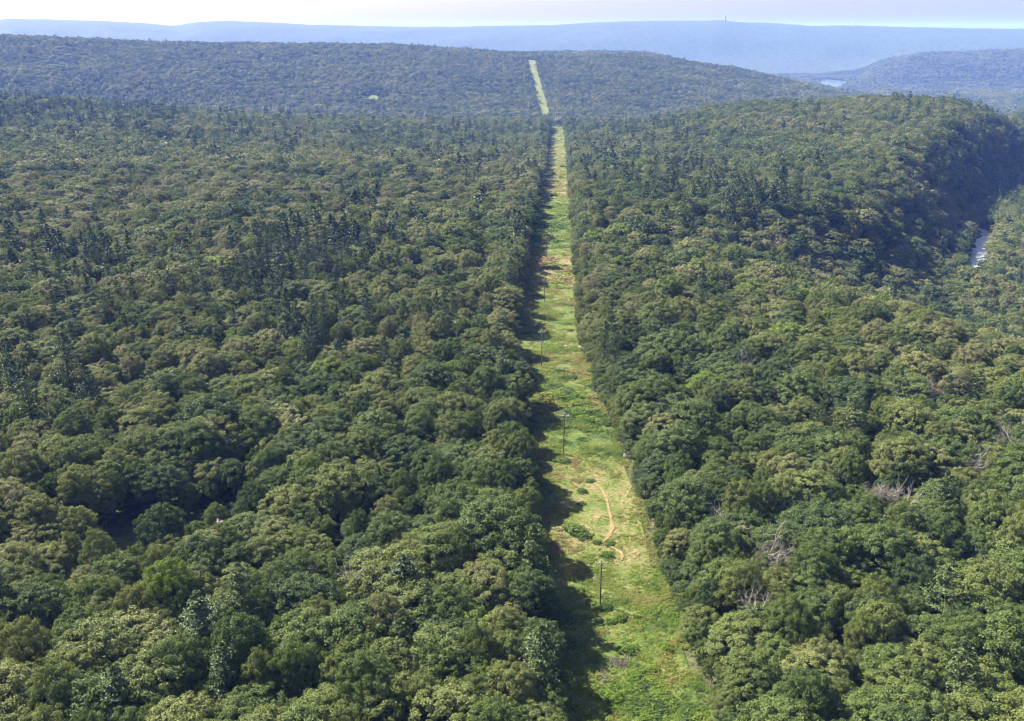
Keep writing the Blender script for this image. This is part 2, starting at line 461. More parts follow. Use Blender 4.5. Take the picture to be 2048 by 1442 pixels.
# ------------------------------------------------------------------ the cleared strip and other open sheets
RE = [(1492, 1800), (1452, 1560), (1410, 1442), (1375, 1330), (1332, 1200), (1304, 1140), (1290, 1080), (1274, 1000), (1246, 930), (1220, 880), (1188, 800), (1163, 720), (1150, 650), (1146, 560), (1141, 470), (1137, 390), (1133, 320), (1128, 262), (1126, 250)]
def left_of(x, y): return x - 0.215 * (y - HORIZON) * (1.0 if y > 450 else 1.0 - 0.26 * (450 - y) / 200)
LE = [(left_of(x, y), y) for x, y in RE]
DRY = np.array([(250, .3), (300, .62), (350, .6), (385, .95), (410, .35), (440, .15), (470, .12), (500, .3), (522, .95), (545, .95), (565, .65), (600, .42), (650, .3), (700, .5), (740, .45), (800, .4), (860, .15), (900, .15), (925, .5), (980, .6), (1060, .66), (1120, .64), (1170, .46), (1215, .22), (1300, .16), (1442, .18), (1560, .1), (1800, .1)])
def resample(P, step):
    P = np.asarray(P, float)
    s = np.concatenate([[0], np.cumsum(np.linalg.norm(np.diff(P[:, :2], axis=0), axis=1))])
    n = max(2, int(s[-1] / step))
    k = np.linspace(0, s[-1], n)
    return np.stack([np.interp(k, s, P[:, c]) for c in range(P.shape[1])], -1)
def strip(name, LP, RP, mat, lift, step, cross, label, wob=0.0, dry=None):
    n = 160
    k = np.linspace(0, 1, n)
    def tab(P):
        P = np.asarray(P, float); y = np.linspace(P[0, 1], P[-1, 1], n)
        return np.stack([np.interp(-y, -P[:, 1], P[:, 0]), y], -1)
    lp, rp = tab(LP), tab(RP)
    L, Rr = hit(lp[:, 0], lp[:, 1]), hit(rp[:, 0], rp[:, 1])
    L = np.column_stack([L, lp[:, 1]]); Rr = np.column_stack([Rr, rp[:, 1]])
    s = np.concatenate([[0], np.cumsum(np.linalg.norm(np.diff((L + Rr)[:, :2] / 2, axis=0), axis=1))])
    nn = max(2, int(s[-1] / step)); kk = np.linspace(0, s[-1], nn)
    rs = lambda P: np.stack([np.interp(kk, s, P[:, c]) for c in range(P.shape[1])], -1)
    L, Rr = rs(L), rs(Rr)
    w = np.linspace(0, 1, cross)[None, :, None]
    G = L[:, None] * (1 - w) + Rr[:, None] * w
    x, y = G[..., 0], G[..., 1]
    z = terrain(x, y) + lift * (1 + np.hypot(x, y) / 400)
    mb = MB()
    I, J = np.meshgrid(np.arange(nn - 1), np.arange(cross - 1), indexing='ij')
    q = np.stack([I * cross + J, I * cross + J + 1, (I + 1) * cross + J + 1, (I + 1) * cross + J], -1).reshape(-1, 4)
    mb.add(np.stack([x, y, z], -1).reshape(-1, 3), q)
    me = mb.mesh(name, [mat], True)
    a = me.attributes.new('dry', 'FLOAT', 'POINT')
    dv = np.interp(G[..., 3], DRY[:, 0], DRY[:, 1]) if dry is None else np.full(x.shape, dry)
    a.data.foreach_set('value', dv.astype(np.float32).ravel())
    tag(ob(name, me), label, None, None, 'structure')
    return L, Rr
SL, SR = strip('grass_strip', LE, RE, M_GRASS, 0.16, 2.0, 14, 'cleared grassy power line strip cut straight through the forest')
HL = [(1084, 236), (1080, 222), (1074, 202), (1068, 180), (1060, 150), (1052, 124)]
HR = [(1100, 236), (1097, 222), (1092, 202), (1085, 180), (1077, 150), (1070, 124)]
FL, FR = strip('far_grass_strip', HL, HR, M_GRASS, 0.7, 6.0, 6, 'continuation of the cleared strip climbing the second hill', dry=0.5)
QL = [(735, 208), (734, 203), (738, 198), (742, 194)]
QR = [(762, 208), (763, 203), (758, 198), (750, 194)]
QLw, QRw = strip('meadow', QL, QR, M_GRASS, 0.7, 6.0, 5, 'small pale meadow among trees on the second hill', dry=0.35)

def in_poly(x, y, P):
    ins = np.zeros(np.shape(x), bool)
    n = len(P)
    for i in range(n):
        x1, y1 = P[i][:2]; x2, y2 = P[(i + 1) % n][:2]
        if y1 == y2: continue
        c = ((y1 > y) != (y2 > y)) & (x < (x2 - x1) * (y - y1) / (y2 - y1) + x1)
        ins ^= c
    return ins
def poly_of(L, Rr, grow, grow2):
    out = []
    d = Rr[:, :2] - L[:, :2]; d /= np.linalg.norm(d, axis=1)[:, None]
    a = L[:, :2] - d * grow; b = Rr[:, :2] + d * grow2
    st = max(1, len(a) // 70)
    a, b = a[::st], b[::st]
    return np.vstack([a, b[::-1]])

def ribbon(name, pts, width, mat, lift, label, step=0.8, cross=3, zfix=None, kind='structure'):
    P = hit([p[0] for p in pts], [p[1] for p in pts]) if not isinstance(pts, np.ndarray) else pts
    P = resample(P[:, :2], step)
    for _ in range(3): P[1:-1] = 0.25 * P[:-2] + 0.5 * P[1:-1] + 0.25 * P[2:]
    d = np.gradient(P, axis=0); d /= np.linalg.norm(d, axis=1)[:, None]
    nrm = np.stack([d[:, 1], -d[:, 0]], -1)
    k = np.arange(len(P))
    wd = np.interp(k / len(P), np.linspace(0, 1, len(width)), width) * (0.55 + 0.9 * rng.random(len(P))) / 2
    w = np.linspace(-1, 1, cross)
    x = P[:, None, 0] + nrm[:, None, 0] * wd[:, None] * w[None]
    y = P[:, None, 1] + nrm[:, None, 1] * wd[:, None] * w[None]
    z = terrain(x, y) + lift * (1 + np.hypot(x, y) / 400) if zfix is None else np.full(x.shape, zfix)
    mb = MB(); n = len(P)
    I, J = np.meshgrid(np.arange(n - 1), np.arange(cross - 1), indexing='ij')
    q = np.stack([I * cross + J, I * cross + J + 1, (I + 1) * cross + J + 1, (I + 1) * cross + J], -1).reshape(-1, 4)
    mb.add(np.stack([x, y, z], -1).reshape(-1, 3), q)
    tag(ob(name, mb.mesh(name, [mat], True)), label, None, None, kind)
    return P
PATHS = []
PATHS.append(ribbon('dirt_path', [(1132, 932), (1150, 946), (1182, 962), (1202, 978), (1213, 1000), (1220, 1030), (1225, 1060), (1215, 1078), (1205, 1088)], [0.15, 0.3, 0.5, 0.6, 0.65, 1.1, 0.5], M_PATH, 0.24, 'winding sandy foot trail down the middle of the strip'))
PATHS.append(ribbon('dirt_path', [(1200, 1086), (1222, 1096), (1242, 1106), (1246, 1114), (1243, 1124)], [0.4, 0.8, 0.9, 0.15], M_PATH, 0.28, 'short sandy branch of the trail curling to the right'))

# river and lake
RIV = hit([1952, 1962, 1974, 1972, 1960, 1952, 1950, 1956], [560, 540, 512, 494, 484, 468, 452, 440])
rz_ = float(np.percentile(RIV[:, 2], 60)) + 0.6
rv = []
for px, py in [(1935, 540), (1950, 524), (1958, 508), (1964, 494), (1970, 482), (1976, 472), (1968, 464), (1952, 458)]:
    d = pix_dir(px, py); s = (-53.0 - CAMZ) / d[2]; rv.append((d[0] * s, d[1] * s))
RIVER = ribbon('river', np.array(rv), [10, 12, 12, 11, 9, 7], M_RIVER, 0, 'pale shallow river at the bottom of the wooded ravine', zfix=-52.0, step=4, cross=4)
lk = []
for px, py in [(1641, 161), (1655, 159), (1675, 161), (1694, 163), (1690, 170), (1680, 176), (1660, 178), (1640, 172)]:
    d = pix_dir(px, py); s = (-117.0 - CAMZ) / d[2]; lk.append((d[0] * s, d[1] * s))
lk = np.array(lk); cen = lk.mean(0)
ang = np.arctan2(lk[:, 1] - cen[1], lk[:, 0] - cen[0]); lk = lk[np.argsort(ang)]
L2 = np.vstack([lk, lk[:1]]); L2 = resample(L2, 25)[:-1]
mb = MB(); n = len(L2)
mb.add(np.vstack([np.column_stack([L2, np.full(n, -115.0)]), [[cen[0], cen[1], -115.0]]]), [(k, (k + 1) % n, n, n) for k in range(n)])
tag(ob('lake', mb.mesh('lake', [M_LAKE])), 'bright lake shining in the valley between the hills', None, None, 'structure')

# ------------------------------------------------------------------ plant builders
def sph(n, g):
    v = g.normal(size=(n, 3)); return v / np.linalg.norm(v, axis=1)[:, None]
def cards(c, nrm, size, g, aspect=0.75):
    n = len(c)
    nrm = nrm / (np.linalg.norm(nrm, axis=1)[:, None] + 1e-9)
    r = sph(n, g)
    u = np.cross(nrm, r); u /= np.linalg.norm(u, axis=1)[:, None] + 1e-9
    w = np.cross(nrm, u)
    s = (size * (0.65 + 0.7 * g.random(n)))[:, None]
    bend = nrm * s * 0.22
    v = np.stack([c - u * s * 0.6, c - w * s * aspect * 0.45 + bend, c + u * s * 0.6, c + w * s * aspect * 0.45 + bend], 1)
    f = np.arange(4 * n).reshape(n, 4)
    return v.reshape(-1, 3), f
def broad_crown(seed, ncl, nlf, lsize, Rr=5.0, Vr=4.6, zc=9.2, rc=(0.75, 1.25)):
    g = np.random.default_rng(seed)
    k = np.arange(ncl) + 0.5
    zz = 1 - k / ncl * 1.72
    th = k * 2.39996 + g.random() * 6
    rr = np.sqrt(np.clip(1 - zz * zz, 0, 1))
    d = np.stack([rr * np.cos(th), rr * np.sin(th), zz], -1) + g.normal(size=(ncl, 3)) * 0.13
    d /= np.linalg.norm(d, axis=1)[:, None]
    lob = sph(7, g); lob[:, 2] *= 0.6
    bump = np.ones(ncl) * 0.70
    for q in lob: bump += g.uniform(0.16, 0.42) * np.exp(-((1 - d @ q) / 0.22))
    bump *= 1 + g.normal(size=ncl) * 0.08
    inner = g.random(ncl) < 0.18
    bump = np.where(inner, bump * 0.68, bump)
    C = d * bump[:, None] * np.array([Rr, Rr, Vr])
    C[:, 2] += zc
    rcl = g.uniform(rc[0], rc[1], ncl)
    dirs = sph(ncl * nlf, g)
    dirs[:, 2] = np.where(dirs[:, 2] < -0.3, -dirs[:, 2], dirs[:, 2])
    cl = np.repeat(np.arange(ncl), nlf)
    pos = C[cl] + dirs * rcl[cl][:, None] * (0.60 + 0.45 * g.random(ncl * nlf))[:, None] * np.array([1, 1, 0.78])
    nr_ = dirs * 0.75 + d[cl] * 0.35 + np.array([0, 0, 0.25]) + g.normal(size=(ncl * nlf, 3)) * 0.33
    return cards(pos, nr_, np.full(ncl * nlf, lsize), g), C
def broad_trunk(mb, seed, C, H=11.0, r=0.26, mat=0, limbs=6):
    g = np.random.default_rng(seed + 99)
    zz = np.linspace(-0.8, H, 6)
    off = np.cumsum(g.normal(size=(6, 2)) * 0.12, axis=0)
    mb.tube(np.column_stack([off, zz]), np.linspace(r, 0.07, 6), 7, mat)
    pick = g.choice(len(C), limbs, replace=False)
    for k in pick:
        b = np.array([off[3, 0], off[3, 1], H * g.uniform(0.45, 0.75)])
        e = C[k]
        mid = b * 0.5 + e * 0.5 + np.array([0, 0, -0.5])
        mb.tube([b, mid, e], [0.12, 0.08, 0.03], 5, mat)
def pine_crown(seed, lv, br, nt, size, H=20.0, Rb=3.9):
    g = np.random.default_rng(seed)
    P, N = [], []
    for k in range(lv):
        f = k / (lv - 1)
        z = H * (0.26 + 0.72 * f) + g.normal() * 0.15
        Rl = Rb * (1 - f) ** 0.6 * g.uniform(0.75, 1.15) + 0.35
        for b in range(max(3, int(br * (1 - 0.45 * f)))):
            a = g.random() * 6.283
            Rn = Rl * g.uniform(0.62, 1.15)
            s = g.random(nt) ** 0.6
            lat = g.normal(size=nt) * (0.16 + 0.30 * Rn * s * 0.55)
            rad = Rn * s
            rise = 0.16 * rad + 0.03 * rad ** 2
            p = np.stack([np.cos(a) * rad - np.sin(a) * lat, np.sin(a) * rad + np.cos(a) * lat, z + rise + g.normal(size=nt) * 0.12], -1)
            P.append(p)
            N.append(np.array([np.cos(a) * 0.35, np.sin(a) * 0.35, 1.0]) + g.normal(size=(nt, 3)) * 0.5)
    top = np.stack([g.normal(size=nt) * 0.15, g.normal(size=nt) * 0.15, H * (0.97 + 0.04 * g.random(nt))], -1)
    P.append(top); N.append(g.normal(size=(nt, 3)))
    P, N = np.concatenate(P), np.concatenate(N)
    return cards(P, N, np.full(len(P), size), g, 0.6)
def pine_trunk(mb, seed, H=20.0, mat=0):
    mb.tube([(0, 0, -0.8), (0.05, 0, H * 0.4), (0, 0.04, H * 0.75), (0, 0, H * 0.98)], [0.30, 0.22, 0.13, 0.03], 7, mat)
    g = np.random.default_rng(seed + 5)
    for k in range(10):
        z = H * g.uniform(0.28, 0.8); a = g.random() * 6.28; L = 2.4 * (1 - z / H) + 0.8
        mb.tube([(0, 0, z), (math.cos(a) * L, math.sin(a) * L, z + 0.35 * L)], [0.06, 0.02], 4, mat)

HI, MID, LOW, FAR = [], [], [], []       # crown (v, f) sets and trunks per variant
def tree_mesh(name, crown, trunk_fn, mats):
    mb = MB(); mb.add(*crown, 0)
    if trunk_fn: trunk_fn(mb)
    return mb.mesh(name, mats)
shape_g = np.random.default_rng(3)
BC, BT, PROTO = [], [], []
for k in range(9):
    Rr, Vr = shape_g.uniform(4.6, 6.0), shape_g.uniform(4.2, 6.4)
    cr, C = broad_crown(100 + k, 230, 80, 0.26, Rr, Vr, rc=(0.5, 1.0))
    mb = MB(); mb.add(*cr); BC.append(mb.mesh('crown', [M_LEAF]))
    mb = MB(); broad_trunk(mb, k, C); BT.append(mb.mesh('trunk', [M_BARK], True))
    PROTO.append(tree_mesh('broadleaf_proto', cr, lambda m_: broad_trunk(m_, k, C, mat=1), [M_LEAF, M_BARK]))
for k in range(8):
    cr, C = broad_crown(200 + k, 140, 28, 0.50, shape_g.uniform(4.6, 6.0), shape_g.uniform(4.2, 6.4), rc=(0.6, 1.15))
    PROTO.append(tree_mesh('broadleaf_proto', cr, lambda m_: broad_trunk(m_, k, C, mat=1, limbs=2), [M_LEAF, M_BARK]))
for k in range(7):
    cr, C = broad_crown(300 + k, 54, 13, 0.95, shape_g.uniform(4.6, 6.0), shape_g.uniform(4.2, 6.4), rc=(0.8, 1.6))
    PROTO.append(tree_mesh('broadleaf_proto', cr, None, [M_LEAF, M_BARK]))
for k in range(6):
    cr, C = broad_crown(400 + k, 24, 8, 1.7, shape_g.uniform(4.6, 6.0), shape_g.uniform(4.2, 6.4), rc=(0.9, 1.9))
    PROTO.append(tree_mesh('broadleaf_proto', cr, None, [M_LEAF, M_BARK]))
B_LOD = [(0, 9), (9, 8), (17, 7), (24, 6)]
PC, PT, PPROTO = [], [], []
for k in range(5):
    cr = pine_crown(500 + k, 16, 8, 34, 0.5, Rb=shape_g.uniform(3.9, 5.2))
    mb = MB(); mb.add(*cr); PC.append(mb.mesh('crown', [M_PINE]))
    mb = MB(); pine_trunk(mb, k); PT.append(mb.mesh('trunk', [M_BARK], True))
    PPROTO.append(tree_mesh('pine_proto', cr, lambda m_: pine_trunk(m_, k, mat=1), [M_PINE, M_BARK]))
for k in range(4):
    PPROTO.append(tree_mesh('pine_proto', pine_crown(600 + k, 12, 7, 12, 1.15, Rb=shape_g.uniform(3.9, 5.2)), None, [M_PINE, M_BARK]))
for k in range(4):
    PPROTO.append(tree_mesh('pine_proto', pine_crown(700 + k, 8, 6, 5, 2.0, Rb=shape_g.uniform(3.9, 5.2)), None, [M_PINE, M_BARK]))
P_LOD = [(0, 5), (5, 4), (9, 4), (9, 4)]

# ------------------------------------------------------------------ where the trees stand
def scatter(r0, r1, sp, a0, a1, g):
    X = np.arange(-r1, r1, sp); Y = np.arange(0, r1, sp * 0.866)
    gx, gy = np.meshgrid(X, Y)
    gx = gx + (np.arange(len(Y)) % 2)[:, None] * sp / 2
    gx = gx + g.uniform(-0.36, 0.36, gx.shape) * sp
    gy = gy + g.uniform(-0.36, 0.36, gy.shape) * sp
    r, a = np.hypot(gx, gy), np.arctan2(gx, gy)
    k = (r >= r0) & (r < r1) & (a > a0) & (a < a1)
    return gx[k], gy[k]
tg = np.random.default_rng(77)
A0, A1 = math.radians(-41), math.radians(41)
parts = [scatter(105, 620, 6.3, A0, A1, tg), scatter(620, 1750, 7.2, A0, A1, tg), scatter(1750, 3350, 9.6, A0, A1, tg),
         scatter(3350, 4150, 12.0, math.radians(-4), A1, tg), scatter(4150, 6300, 14.0, math.radians(8), A1, tg)]
ex, ey = [], []
for Ledge, sg_ in ((SL, -1), (SR, 1)):
    E = resample(Ledge[:, :2], 3.6)
    E = E + tg.normal(0, 0.5, E.shape)
    dd = np.gradient(E, axis=0); dd /= np.linalg.norm(dd, axis=1)[:, None]
    nn_ = np.stack([dd[:, 1], -dd[:, 0]], -1)
    for off in (2.4, 5.4):
        Q = E + nn_ * sg_ * off
        ex.append(Q[:, 0]); ey.append(Q[:, 1])
nmain = sum(len(p[0]) for p in parts)
TX = np.concatenate([p[0] for p in parts] + ex); TY = np.concatenate([p[1] for p in parts] + ey)
EDGE = np.arange(len(TX)) >= nmain
TR = np.hypot(TX, TY)
TZ = terrain(TX, TY)
keep = np.ones(len(TX), bool)
keep &= ~(in_poly(TX, TY, poly_of(SL, SR, 1.6, 4.6)) & ~EDGE)
keep &= ~in_poly(TX, TY, poly_of(SL, SR, 1.2, 1.8))
for (l, r_, gr) in ((FL, FR, 0.3), (QLw, QRw, 9.0)):
    keep &= ~in_poly(TX, TY, poly_of(l, r_, gr, gr))
keep &= ~in_poly(TX, TY, cen + (lk - cen) * 1.08)
def dist_line(x, y, P):
    d = np.full(np.shape(x), 1e9)
    for i in range(len(P)): d = np.minimum(d, np.hypot(x - P[i, 0], y - P[i, 1]))
    return d
nearriv = np.hypot(TX - RIVER[:, 0].mean(), TY - RIVER[:, 1].mean()) < 300
rd = np.full(len(TX), 1e9); rd[nearriv] = dist_line(TX[nearriv], TY[nearriv], RIVER)
keep &= rd > 8.5
# river must stay in view: no trees just on its near side
MPX, MPY, _ = project(np.stack([TX, TY, TZ + 8], -1))
BPX, BPY, _ = project(np.stack([TX, TY, TZ], -1))
TPX, TPY, _ = project(np.stack([TX, TY, TZ + 14], -1))
keep &= ~(in_poly(MPX, MPY, [(1932, 548), (1938, 500), (1950, 460), (1986, 456), (1990, 490), (1972, 548)]) & (TR > 400) & (TR < 900))
# natural openings seen in the photograph (dark pockets between crowns)
GAPS = [[(160, 1095), (165, 1010), (300, 985), (420, 965), (500, 945), (560, 970), (500, 1015), (390, 1055), (260, 1090), (200, 1110)],
        [(560, 500), (600, 500), (605, 520), (560, 522)], [(930, 480), (985, 488), (980, 508), (935, 505)], [(310, 272), (365, 270), (370, 292), (318, 296)],
        [(622, 520), (690, 515), (690, 540), (640, 545)], [(575, 640), (650, 630), (645, 665), (590, 668)], [(710, 405), (750, 400), (755, 415), (715, 418)],
        [(1800, 1255), (1850, 1245), (1845, 1275), (1805, 1280)], [(640, 1180), (665, 1170), (668, 1225), (640, 1230)], [(335, 1380), (400, 1370), (400, 1400), (340, 1410)]]
for gp in GAPS: keep &= ~(in_poly(MPX, MPY, gp) & (TR < 1600))
# clearings for the rock outcrops
for px, py, rad in ((1040, 724, 5.0), (445, 1032, 3.5)):
    c = hit(px, py)[0]; keep &= np.hypot(TX - c[0], TY - c[1]) > rad
keep &= ~((tg.random(len(TX)) < 0.03) & (TR < 1700))
# pines
def blob(x, y, cx, cy, sx, sy): return np.exp(-((x - cx) / sx) ** 2 - ((y - cy) / sy) ** 2)
pp = np.full(len(TX), 0.022)
for cx, cy, sx, sy, a_ in [(620, 495, 120, 45, .55), (150, 470, 130, 45, .5), (500, 560, 130, 50, .6), (600, 650, 100, 45, .6), (60, 730, 90, 60, .45), (300, 580, 120, 50, .4),
                           (350, 260, 420, 35, .25), (90, 208, 220, 26, .75), (900, 330, 120, 70, .22), (1400, 345, 240, 55, .32), (1500, 408, 170, 35, .5), (700, 420, 160, 40, .2),
                           (1190, 690, 35, 40, .35), (870, 610, 60, 40, .25), (130, 820, 120, 60, .25), (1980, 330, 90, 120, .5), (1250, 270, 140, 30, .3), (180, 640, 120, 60, .3), (1060, 1080, 30, 40, .5)]:
    pp += a_ * blob(TPX, TPY, cx, cy, sx, sy)
pp = np.where(TR > 1750, 0.03 + 0.18 * np.clip(fbm(TX / 300, TY / 300, 61, 3) * 3, 0, 1), pp)
pp = pp * (0.4 + 1.2 * np.clip(0.5 + fbm(TX / 50, TY / 50, 71, 2) * 2, 0, 1))
pp = np.where((TR > 520) & (TR < 1750), pp * 0.38, pp)
ISP = tg.random(len(TX)) < pp
# drop trees no camera near this one could see: deep behind a crest
HN = 0.5 + fbm(TX / 60, TY / 60, 81, 3) * 1.3
SCL = np.where(ISP, tg.normal(0.98, 0.16, len(TX)), 0.80 + 0.32 * np.clip(HN, 0, 1) + tg.normal(0, 0.14, len(TX)))
SCL = np.clip(SCL * 1.0, 0.6, 1.45)
ISP = ISP & ~EDGE
SCL = np.where(EDGE, tg.uniform(0.38, 0.66, len(TX)), SCL)
WID = np.clip(tg.normal(0.86, 0.2, len(TX)), 0.55, 1.45)
WID = np.where(TR > 3300, WID * 1.5, np.where(TR > 1750, WID * 1.12, WID))
SCL = np.where(ISP & (TR > 1500), SCL * 0.8, SCL)
lx = np.interp(TY, (SL[:, 1]), (SL[:, 0]))
SCL = np.where((TX < lx) & (TX > lx - 13) & (TR > 360) & (TR < 1600) & ~EDGE, np.maximum(SCL, 1.05) * 1.1, SCL)
# taller rank behind the dark opening at the left
bx = in_poly(BPX, BPY, [(140, 990), (520, 900), (560, 960), (420, 990), (180, 1030)])
SCL = np.where(bx & ~ISP, SCL * 1.28, SCL)
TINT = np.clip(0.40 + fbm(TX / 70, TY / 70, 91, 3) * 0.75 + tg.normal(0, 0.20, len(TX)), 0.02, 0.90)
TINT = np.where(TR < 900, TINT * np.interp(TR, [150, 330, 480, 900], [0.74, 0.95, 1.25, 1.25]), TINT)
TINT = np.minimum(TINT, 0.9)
TINT = np.where(tg.random(len(TX)) < 0.02, 1.0, TINT)
dk = blob(TPX, TPY, 1480, 350, 300, 90) + blob(TPX, TPY, 150, 215, 260, 40)
TINT = np.where(dk > 0.4, TINT * 0.7, TINT)
yel = (blob(BPX, BPY, 320, 1300, 55, 40) > 0.5)
TINT = np.where(yel, 1.0, TINT)
PTINT = np.clip(tg.normal(0.5, 0.28, len(TX)), 0, 1)
ROT = tg.random(len(TX)) * 6.283
TX, TY, TZ, TR, SCL, WID, TINT, PTINT, ROT, ISP, TPX, TPY = [q[keep] for q in (TX, TY, TZ, TR, SCL, WID, TINT, PTINT, ROT, ISP, TPX, TPY)]
TPX, TPY, _ = project(np.stack([TX, TY, TZ + 13 * SCL], -1))
inframe = (TPX > -10) & (TPX < PW + 10) & (TPY > -5) & (TPY < PH + 22)

# ------------------------------------------------------------------ scattered masses by geometry nodes
def mass(name, protos, P, rot, scl, var, tint, label, mats):
    objs = []
    for k, me_ in enumerate(protos):
        objs.append(bpy.data.objects.new('source_' + name, me_))
    me = bpy.data.meshes.new(name)
    n = len(P)
    me.vertices.add(n); me.vertices.foreach_set('co', P.astype(np.float32).ravel())
    a = me.attributes.new('rot', 'FLOAT_VECTOR', 'POINT'); a.data.foreach_set('vector', rot.astype(np.float32).ravel())
    a = me.attributes.new('scl', 'FLOAT_VECTOR', 'POINT'); a.data.foreach_set('vector', scl.astype(np.float32).ravel())
    a = me.attributes.new('tint', 'FLOAT', 'POINT'); a.data.foreach_set('value', tint.astype(np.float32))
    a = me.attributes.new('var', 'INT', 'POINT'); a.data.foreach_set('value', var.astype(np.int32))
    for mm in mats: me.materials.append(mm)
    o = ob(name, me)
    ng = bpy.data.node_groups.new(name, 'GeometryNodeTree')
    ng.interface.new_socket('Geometry', in_out='INPUT', socket_type='NodeSocketGeometry')
    ng.interface.new_socket('Geometry', in_out='OUTPUT', socket_type='NodeSocketGeometry')
    gi, go = ng.nodes.new('NodeGroupInput'), ng.nodes.new('NodeGroupOutput')
    iop = ng.nodes.new('GeometryNodeInstanceOnPoints')
    g2i = ng.nodes.new('GeometryNodeGeometryToInstance')
    infos = []
    for q in objs:
        oi = ng.nodes.new('GeometryNodeObjectInfo')
        oi.inputs['Object'].default_value = q
        infos.append(oi)
    for oi in reversed(infos): ng.links.new(oi.outputs['Geometry'], g2i.inputs[0])
    def attr(nm, ty):
        na_ = ng.nodes.new('GeometryNodeInputNamedAttribute'); na_.data_type = ty
        na_.inputs['Name'].default_value = nm
        return na_.outputs[0]
    ng.links.new(gi.outputs[0], iop.inputs['Points'])
    ng.links.new(g2i.outputs[0], iop.inputs['Instance'])
    iop.inputs['Pick Instance'].default_value = True
    ng.links.new(attr('var', 'INT'), iop.inputs['Instance Index'])
    ng.links.new(attr('rot', 'FLOAT_VECTOR'), iop.inputs['Rotation'])
    ng.links.new(attr('scl', 'FLOAT_VECTOR'), iop.inputs['Scale'])
    ng.links.new(iop.outputs[0], go.inputs[0])
    md = o.modifiers.new('scatter', 'NODES'); md.node_group = ng
    tag(o, label, None, None, 'stuff')
    return o

ORD = ['first', 'second', 'third', 'fourth', 'fifth', 'sixth', 'seventh', 'eighth', 'ninth', 'tenth', 'eleventh', 'twelfth', 'thirteenth', 'fourteenth', 'fifteenth', 'sixteenth', 'seventeenth', 'eighteenth', 'nineteenth', 'twentieth']
def ordn(k):
    if k < 20: return ORD[k]
    tens = ['twenty', 'thirty', 'forty', 'fifty', 'sixty', 'seventy'][(k + 1) // 10 - 2]
    u = (k + 1) % 10
    return tens + '-' + ORD[u - 1] if u else tens[:-1] + 'ieth'
sy, sx0, sx1 = (SL[:, 1] + SR[:, 1]) / 2, SL[:, 0], SR[:, 0]
def side_of(x, y):
    l, r_ = np.interp(y, SL[:, 1], SL[:, 0]), np.interp(y, SR[:, 1], SR[:, 0])
    return np.where(x < (l + r_) / 2, -1, 1), np.where(x < (l + r_) / 2, l - x, x - r_)
# individuals: the nearest 300 broadleaf trees and the nearest 240 pines in the frame
order = np.argsort(TR)
bi = [i for i in order if inframe[i] and not ISP[i]][:300]
pi_ = [i for i in order if inframe[i] and ISP[i]][:240]
single = np.zeros(len(TX), bool); single[bi] = True; single[pi_] = True

sd, ds = side_of(TX, TY)
rows = {}
ymin = min(TY[i] for i in bi)
for i in bi: rows.setdefault((int((TY[i] - ymin) / 9.0), int(sd[i])), []).append(i)
def tone(t):
    return ('yellow-green' if t > 0.94 else 'grey-green' if t > 0.62 else 'olive-green' if t > 0.38 else 'mid-green' if t > 0.17 else 'dark green')
for (row, s), L_ in sorted(rows.items()):
    L_.sort(key=lambda i: ds[i])
    for k, i in enumerate(L_):
        side = 'left' if s < 0 else 'right'
        size = 'tall' if SCL[i] > 1.08 else 'low' if SCL[i] < 0.88 else 'wide' if WID[i] > 1.08 else 'rounded'
        if k == 0: lab = f'{size} {tone(TINT[i])} broadleaf tree on the strip\'s {side} edge, {ordn(row)} row up'
        else: lab = f'{size} {tone(TINT[i])} broadleaf tree, {ordn(k)} {side} of the strip in the {ordn(row)} row'
        th = thing('broadleaf_tree', (TX[i], TY[i], TZ[i]), lab, 'tree', 'broadleaf trees nearest the camera, in rows counted up from the bottom', ROT[i], (SCL[i] * WID[i], SCL[i] * WID[i], SCL[i]))
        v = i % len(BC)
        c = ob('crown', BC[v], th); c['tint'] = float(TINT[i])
        ob('trunk', BT[v], th)
prow = {}
pmin = min(TY[i] for i in pi_)
for i in pi_: prow.setdefault((int((TY[i] - pmin) / 30.0), int(sd[i])), []).append(i)
for (row, s), L_ in sorted(prow.items()):
    L_.sort(key=lambda i: ds[i])
    for k, i in enumerate(L_):
        side = 'left' if s < 0 else 'right'
        size = 'tall' if SCL[i] > 1.05 else 'short' if SCL[i] < 0.9 else 'tapering'
        lab = f'{size} dark pine, {ordn(k)} {side} of the strip in the {ordn(row)} rank of pines'
        th = thing('pine_tree', (TX[i], TY[i], TZ[i]), lab, 'pine tree', 'pines standing above the broadleaf canopy', ROT[i], (SCL[i] * WID[i], SCL[i] * WID[i], SCL[i]))
        v = i % len(PC)
        c = ob('crown', PC[v], th); c['tint'] = float(PTINT[i])
        ob('trunk', PT[v], th)

def lod_var(r, table, g):
    lv = np.where(r < 400, 0, np.where(r < 800, 1, np.where(r < 1750, 2, 3)))
    st = np.array([t_[0] for t_ in table])[lv]; nn = np.array([t_[1] for t_ in table])[lv]
    return st + (g.random(len(r)) * nn).astype(int)
k = ~single & ~ISP
P = np.stack([TX, TY, TZ], -1)
rotv = np.zeros((len(TX), 3)); rotv[:, 2] = ROT
rotv[:, 0] = tg.normal(0, 0.05, len(TX)); rotv[:, 1] = tg.normal(0, 0.05, len(TX))
sclv = np.stack([SCL * WID, SCL * WID, SCL], -1)
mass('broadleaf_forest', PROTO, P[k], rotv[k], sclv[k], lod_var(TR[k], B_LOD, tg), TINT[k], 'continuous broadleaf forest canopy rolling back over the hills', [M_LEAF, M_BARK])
k = ~single & ISP
mass('pine_forest', PPROTO, P[k], rotv[k], sclv[k], lod_var(TR[k], P_LOD, tg), PTINT[k], 'scattered dark pines mixed into the distant forest', [M_PINE, M_BARK])

